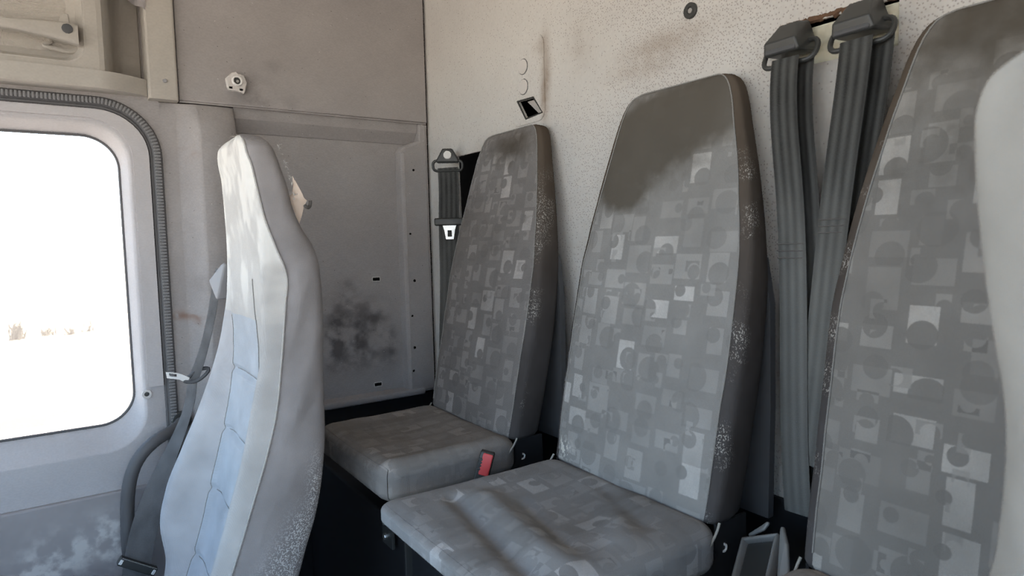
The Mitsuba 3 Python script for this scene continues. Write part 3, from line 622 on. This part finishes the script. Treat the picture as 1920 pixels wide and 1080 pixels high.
# ------------------------------------------------------------------ seat belts
def dring(center, wid, hgt, r, lean=.0):
    o = rrect(-wid / 2, wid / 2, -hgt / 2, hgt / 2, hgt * .42, 8, 8)
    return tube(np.column_stack([center[0] + o[:, 1] * lean, center[1] + o[:, 0], center[2] + o[:, 1]]), r, 10, True)
def rear_belt(yc, label, zt, y_low, z_low, dxy):
    t = thing('rear_seat_belt', label, 'seat belt', 'black belts hung between the middle and nearest folding seats')
    h = hull_pts([(1.032, yc - .028, zt - .008), (1.032, yc + .028, zt - .008), (.982, yc - .027, zt - .012), (.982, yc + .027, zt - .012), (.978, yc - .024, zt + .002), (.978, yc + .024, zt + .002), (1.03, yc - .014, zt + .036), (1.03, yc + .014, zt + .036), (1.002, yc - .014, zt + .030), (1.002, yc + .014, zt + .030)], .005, 14)
    obj('cover_lip', hull_pts([(.978, yc - .024, zt - .012), (.978, yc + .024, zt - .012), (.979, yc - .024, zt - .008), (.979, yc + .024, zt - .008)], .0035), 'm_shell', t)
    obj('anchor_cover', h, 'm_plastic', t, 50)
    obj('guide_loop', dring((1.006, yc, zt - .014), .094, .034, .0042, .45), 'm_plastic', t)
    w = .052
    p = [(.992, yc, zt - .022), (.990, yc + .001, zt - .045), (.987, yc + (y_low - yc) * .3, zt + (z_low - zt) * .3), (.983, yc + (y_low - yc) * .65, zt + (z_low - zt) * .65), (.980, y_low, z_low)]
    mb, uv = ribbon(p, (0.10, 1, 0), w, .0016, 70); obj('webbing', mb, 'm_web', t, True, uv=uv)
    mb, uv = ribbon([(x + .022, y + dxy, z - .002) for x, y, z in p], (.35, 1, 0), w, .0016, 60); obj('webbing', mb, 'm_web', t, True, uv=uv)
    q = zt - .35 * (zt - z_low)
    obj('stitching', cat_(*[tube([(.9845, yc + (y_low - yc) * s_ + d, zt + (z_low - zt) * s_) for d, _ in ((-.024, 0), (.024, 0))], .0011, 5) for s_ in (.42, .435, .45)]), 'm_thread_dark', t)
    return t
rear_belt(.628, 'black seat belt at the left end of the cream plate, beside the middle seat', .312, .590, -.47, -.018)
rear_belt(.512, 'black seat belt at the right end of the cream plate, running behind the nearest seat', .312, .575, -.38, -.024)

t = thing('corner_seat_belt', 'black seat belt with a bright bolt hung in the rear corner', 'seat belt')
ca, cn = np.array([.86, -.51, 0]), np.array([-.51, -.86, 0])
O_ = lambda a_, z_, d_=0.0: np.array([.993, 1.780, 0]) + ca * a_ + cn * d_ + [0, 0, z_]
obj('anchor_cover', hull_pts([O_(a_, z_, d_) for d_ in (-.012, .004) for a_, z_ in ((-.03, .253), (.03, .253), (-.012, .285), (.012, .285))] + [np.array([1.032, 1.80, .27])], .006), 'm_plastic', t)
obj('bolt', disc(O_(0, .270, .009), cn, .0125, .006, 18), 'm_white', t, label='bright bolt head')
o = rrect(-.046, .046, .222, .254, .013, 8, 8); obj('guide_loop', tube(np.array([O_(q[0], q[1], .002) for q in o]), .0042, 10, True), 'm_plastic', t)
mb, uv = ribbon([O_(0, .232, .002), O_(.001, .14, .004), O_(-.002, .05, .004), O_(-.004, -.08, .002), O_(-.012, -.25, -.002), O_(-.02, -.52, -.004)], ca, [.064, .064, .062, .058, .056, .054], .0016, 60); obj('webbing', mb, 'm_web', t, True, uv=uv)
mb, uv = ribbon([O_(.016, .03, -.008), O_(.012, -.15, -.008), O_(.0, -.35, -.010), O_(-.01, -.52, -.010)], ca, .05, .0016, 30); obj('webbing', mb, 'm_web', t, True, uv=uv)
tn = obj('tongue_cover', hull_pts([O_(a_, z_, d_) for a_ in (-.042, .040) for z_ in (.056, .070) for d_ in (-.006, .012)], .005), 'm_plastic', t)
tp = Polygon([(-.024, .060), (.024, .060), (.017, .038), (.012, .008), (-.012, .008), (-.017, .038)]).difference(sbox(-.0065, .016, .0065, .036))
e = trimesh.creation.extrude_polygon(tp, .0025, engine='earcut'); obj('tongue', (np.array([O_(q[0], q[1], .010 + q[2]) for q in e.vertices]), e.faces), 'm_steel', t, False, label='chrome belt tongue')

t = thing('front_seat_belt', 'dark dusty seat belt hanging beside the front passenger seat and the far door', 'seat belt')
p = [(.318, 1.80, -.055), (.302, 1.80, -.133), (.284, 1.805, -.215), (.262, 1.82, -.296), (.246, 1.84, -.345)]
mb, uv = ribbon(p, [(.55, -.75, .2), (.6, -.75, .2), (.6, -.75, .2), (.7, -.6, .2)], .026, .0016, 40); obj('webbing', mb, 'm_web_dusty', t, True, uv=uv)
p = [(.244, 1.845, -.345), (.228, 1.85, -.432), (.179, 1.85, -.547), (.146, 1.85, -.629), (.114, 1.85, -.717), (.093, 1.85, -.805), (.080, 1.85, -.90)]
mb, uv = ribbon(p, [(.4, -.85, .2), (.45, -.8, .2), (.6, -.7, .2), (.85, -.4, .2), (.98, -.1, .05), (1, 0, -.12), (1, 0, -.12)], [.040, .040, .046, .058, .062, .062, .062], .0016, 70); obj('webbing', mb, 'm_web_dusty', t, True, uv=uv)
obj('tongue_cover', tube(resample([(.225, 1.842, -.346), (.245, 1.832, -.349), (.272, 1.82, -.333), (.282, 1.82, -.318), (.262, 1.83, -.318), (.240, 1.842, -.334), (.225, 1.842, -.346)], 24), .0048, 8), 'm_shell', t)
tp = Polygon([(.184, -.316), (.186, -.332), (.214, -.340), (.232, -.352), (.238, -.338), (.222, -.328), (.21, -.322)]).difference(Polygon([(.191, -.320), (.192, -.328), (.209, -.332), (.209, -.325)]))
obj('tongue', plate_xz(tp, 1.838, 1.841), 'm_white', t, False, label='bright metal belt tongue')
bd = np.array([.073, 0, -.051]); bu = np.array([.57, 0, .82]); bu /= np.linalg.norm(bu); c0 = np.array([.057, 1.84, -.778])
cl = obj('stopper_clip', hull_pts([c0 + bd * a_ + bu * b_ + [0, d_, 0] for a_ in (0, 1) for b_ in (-.008, .007) for d_ in (-.004, .012)], .003), 'm_plastic', t)
for a_ in (.02, .96): obj('clip_plate', hull_pts([c0 + bd * (a_ + q) + bu * b_ + [0, -.008, 0] for q in (-.03, .03) for b_ in (-.005, .005)], .0012), 'm_white', cl)
obj('clip_edge', tube([c0 + bd * a_ + bu * .009 + [0, -.006, 0] for a_ in np.linspace(.0, 1, 5)], .0016, 6), 'm_steel', cl)

# buckle with red button beside the corner seat
t = thing('belt_buckle', 'seat belt buckle with a red button between the corner and middle seats', 'buckle')
c = np.array([.718, 1.165, -.486]); ax = np.array([.30, -.05, .95]); ax /= np.linalg.norm(ax); sd = np.array([.75, -.62, -.27]); sd -= ax * sd.dot(ax); sd /= np.linalg.norm(sd); fc = np.cross(ax, sd)
if fc[0] > 0: fc = -fc
bx = lambda a0, a1, s0, s1, f0, f1, r: hull_pts([c + ax * a + sd * b + fc * d for a in (a0, a1) for b in (s0, s1) for d in (f0, f1)], r, 8)
obj('housing', bx(-.045, .024, -.010, .014, -.010, .008, .004), 'm_plastic', t); obj('red_button', bx(-.02, .022, -.004, .013, .009, .0115, .003), 'm_red', t, label='red release button')
obj('ridge', cat_(*[meshkit.arrays(bx(q, q + .002, -.0125, -.005, .011, .0135, .0012))[:2] for q in (-.012, -.005, .002, .009)]), 'm_plastic', t)
obj('stalk', tube(resample([c - ax * .045, c - ax * .07 + [.01, 0, 0], c + np.array([.06, .02, -.135])], 12), .005, 8), 'm_plastic', t)

# ------------------------------------------------------------------ fittings on the far wall
t = thing('grab_bar', 'dark curved tubular grab bar low beside the far door', 'grab bar')
obj('tube', tube(resample([(.230, 1.985, -.485), (.205, 1.95, -.497), (.165, 1.925, -.508), (.120, 1.918, -.545), (.092, 1.916, -.61), (.082, 1.916, -.70), (.080, 1.918, -.77), (.084, 1.945, -.825), (.088, 1.99, -.84)], 60), .0165, 16), 'm_rubber', t, True)
obj('foot', disc((.231, 2.0, -.485), (0, -1, 0), .026, .012, 20), 'm_plastic', t)

t = thing('coat_hook', 'pale metal hook bracket with a round socket on the upper far panel', 'hook')
hx, hz = .4225, .466
ol = np.array([(-.026, -.014), (-.030, .012), (-.012, .030), (.000, .034), (.006, .029), (.022, .026), (.030, .004), (.024, -.020), (.019, -.030), (.004, -.024), (-.022, -.022)]) * .95 + [hx, hz]
pb = soft_plate(ol, 1.974, 1.987, .003); obj('plate', pb, 'm_grey_cap', t)
obj('collar', annulus((hx + .001, 1.974, hz + .006), (0, -1, 0), .0095, .0145, .006), 'm_white', t); obj('socket', disc((hx + .001, 1.974, hz + .006), (0, -1, 0), .0094, .0015, 18), 'm_plastic', t)
obj('screw', disc((hx + .002, 1.9725, hz + .005), (0, -1, 0), .004, .002, 12), 'm_steel', t)
for x_, z_ in ((-.016, -.014), (.012, -.017)): obj('slot', rbox(hx + x_ - .005, hx + x_ + .004, 1.9735, 1.975, hz + z_ - .003, hz + z_ + .003, .0006), 'm_dark_gap', t)

t = thing('assist_grip', 'beige moulded grab handle in the recess above the far door', 'handle')
bar = resample([(-.42, 1.942, .533), (-.2, 1.940, .536), (-.06, 1.940, .5365), (.0, 1.942, .536), (.051, 1.945, .531)], 40)
rs = []
for i, q in enumerate(bar):
    f_ = np.clip((q[0] + .08) / .12, 0, 1); a_ = np.linspace(0, 2 * np.pi, 24, endpoint=False)
    hgt, dep = .0135 + .0115 * f_, .013
    rs.append(np.column_stack([np.full(24, q[0]), q[1] + dep * np.sign(np.cos(a_)) * np.abs(np.cos(a_)) ** .5, q[2] + hgt * np.sign(np.sin(a_)) * np.abs(np.sin(a_)) ** .5]))
obj('bar', loft(rs), 'm_beige', t, 50)
obj('mount', hull_pts([(.046, 1.995, .562), (.046, 1.995, .522), (.0, 1.995, .526), (.0, 1.995, .562), (.046, 1.955, .552), (.046, 1.955, .528), (.008, 1.958, .534)], .005), 'm_beige', t)
obj('lip', tube(resample([(-.012, 1.996, .528), (-.008, 1.991, .519), (-.022, 1.989, .510), (.005, 1.988, .503), (.035, 1.989, .502), (.05, 1.99, .509)], 24), np.linspace(.005, .0065, 24), 8), 'm_beige', t)
obj('fin', hull_pts([(.012, 1.955, .548), (.034, 1.955, .548), (.021, 1.958, .582), (.031, 1.958, .582), (.012, 1.975, .548), (.034, 1.975, .548)], .003), 'm_beige', t)
obj('screw_cap', disc((.029, 1.9305, .541), (0, -1, 0), .0115, .003, 20), 'm_shell', t)

# broken plastic holder lying between the seats
t = thing('buckle_holder', 'broken dark plastic belt holder lying between the middle and nearest seats', 'belt holder')
TL, TR, BL = np.array([.90, .634, -.512]), np.array([.90, .570, -.481]), np.array([.862, .577, -.520])
hx_ = (TR - TL) / np.linalg.norm(TR - TL); hy_ = TL - BL; hy_ -= hx_ * hy_.dot(hx_); hy_ /= np.linalg.norm(hy_); hn = np.cross(hx_, hy_)
if hn[0] > 0: hn = -hn
hc = TL + (TR - TL) / 2 - hy_ * .042
at = lambda a, b, d=0: hc + hx_ * a + hy_ * b + hn * d
obj('plate', hull_pts([at(a, b, d) for a in (-.026, .026) for b in (-.045, .034) for d in (-.003, .0)], .003), 'm_plastic', t)
fr_ = [((-.034, .042), (.034, .042)), ((-.034, .042), (-.034, -.05)), ((.034, .042), (.034, -.05))]
for a_, b_ in fr_: obj('frame_bar', hull_pts([at(*a_, -.004), at(*a_, .008), at(*b_, -.004), at(*b_, .008)], .0035, 8), 'm_holder', t)
obj('stem', hull_pts([at(0, .02, -.008), at(0, .02, -.008) + [.02, 0, -.108]], .006), 'm_shell', t)
obj('broken_lug', hull_pts([at(.045, .05, .01), at(.06, .02, .012), at(.05, -.03, 0), at(.062, -.02, .0)], .004), 'm_holder', t)
obj('broken_lug', hull_pts([at(-.03, .055, .0), at(.0, .06, .004), at(.008, .068, .006)], .003), 'm_holder', t)

# ------------------------------------------------------------------ outside: sand and dry shrubs seen through the door window
struct('ground', cat_(rbox(-60, 60, 9, 120, -2.0, -1.85, .01)), 'm_sand', 'pale sand beyond the far door window')
WHERE = ['largest dark dry shrub on the sand beyond the door window', 'dry shrub beyond the door window, next to the largest one', 'low dry shrub in the middle of the row beyond the door window', 'dry shrub beyond the door window, nearest the rounded window corner']
for i, (px, d, h_, nt) in enumerate([(-1.02, 17.0, .46, 75), (-.48, 17.3, .24, 40), (-.08, 17.1, .22, 22), (.24, 17.4, .42, 14)]):
    br_ = []
    for q in range(nt):
        a_ = rng.random() * 6.28; ln = h_ * (.4 + .6 * rng.random()); sp_ = (.05 + .11 * rng.random()) * (1 if i else 1.2)
        b0 = np.array([px + np.clip(rng.normal(0, .07), -.12, .12), d + rng.normal(0, .10), -1.86])
        br_.append(tube(resample([b0, b0 + [math.cos(a_) * sp_ * .4, math.sin(a_) * sp_ * .4, ln * .55], b0 + [math.cos(a_) * sp_, math.sin(a_) * sp_, ln]], 5), np.array([.013, .011, .009, .007, .004]), 4))
    obj('dry_shrub', cat_(*br_), 'm_twig', None, cat='shrub', label=WHERE[i], group='dry shrubs beyond the door window')
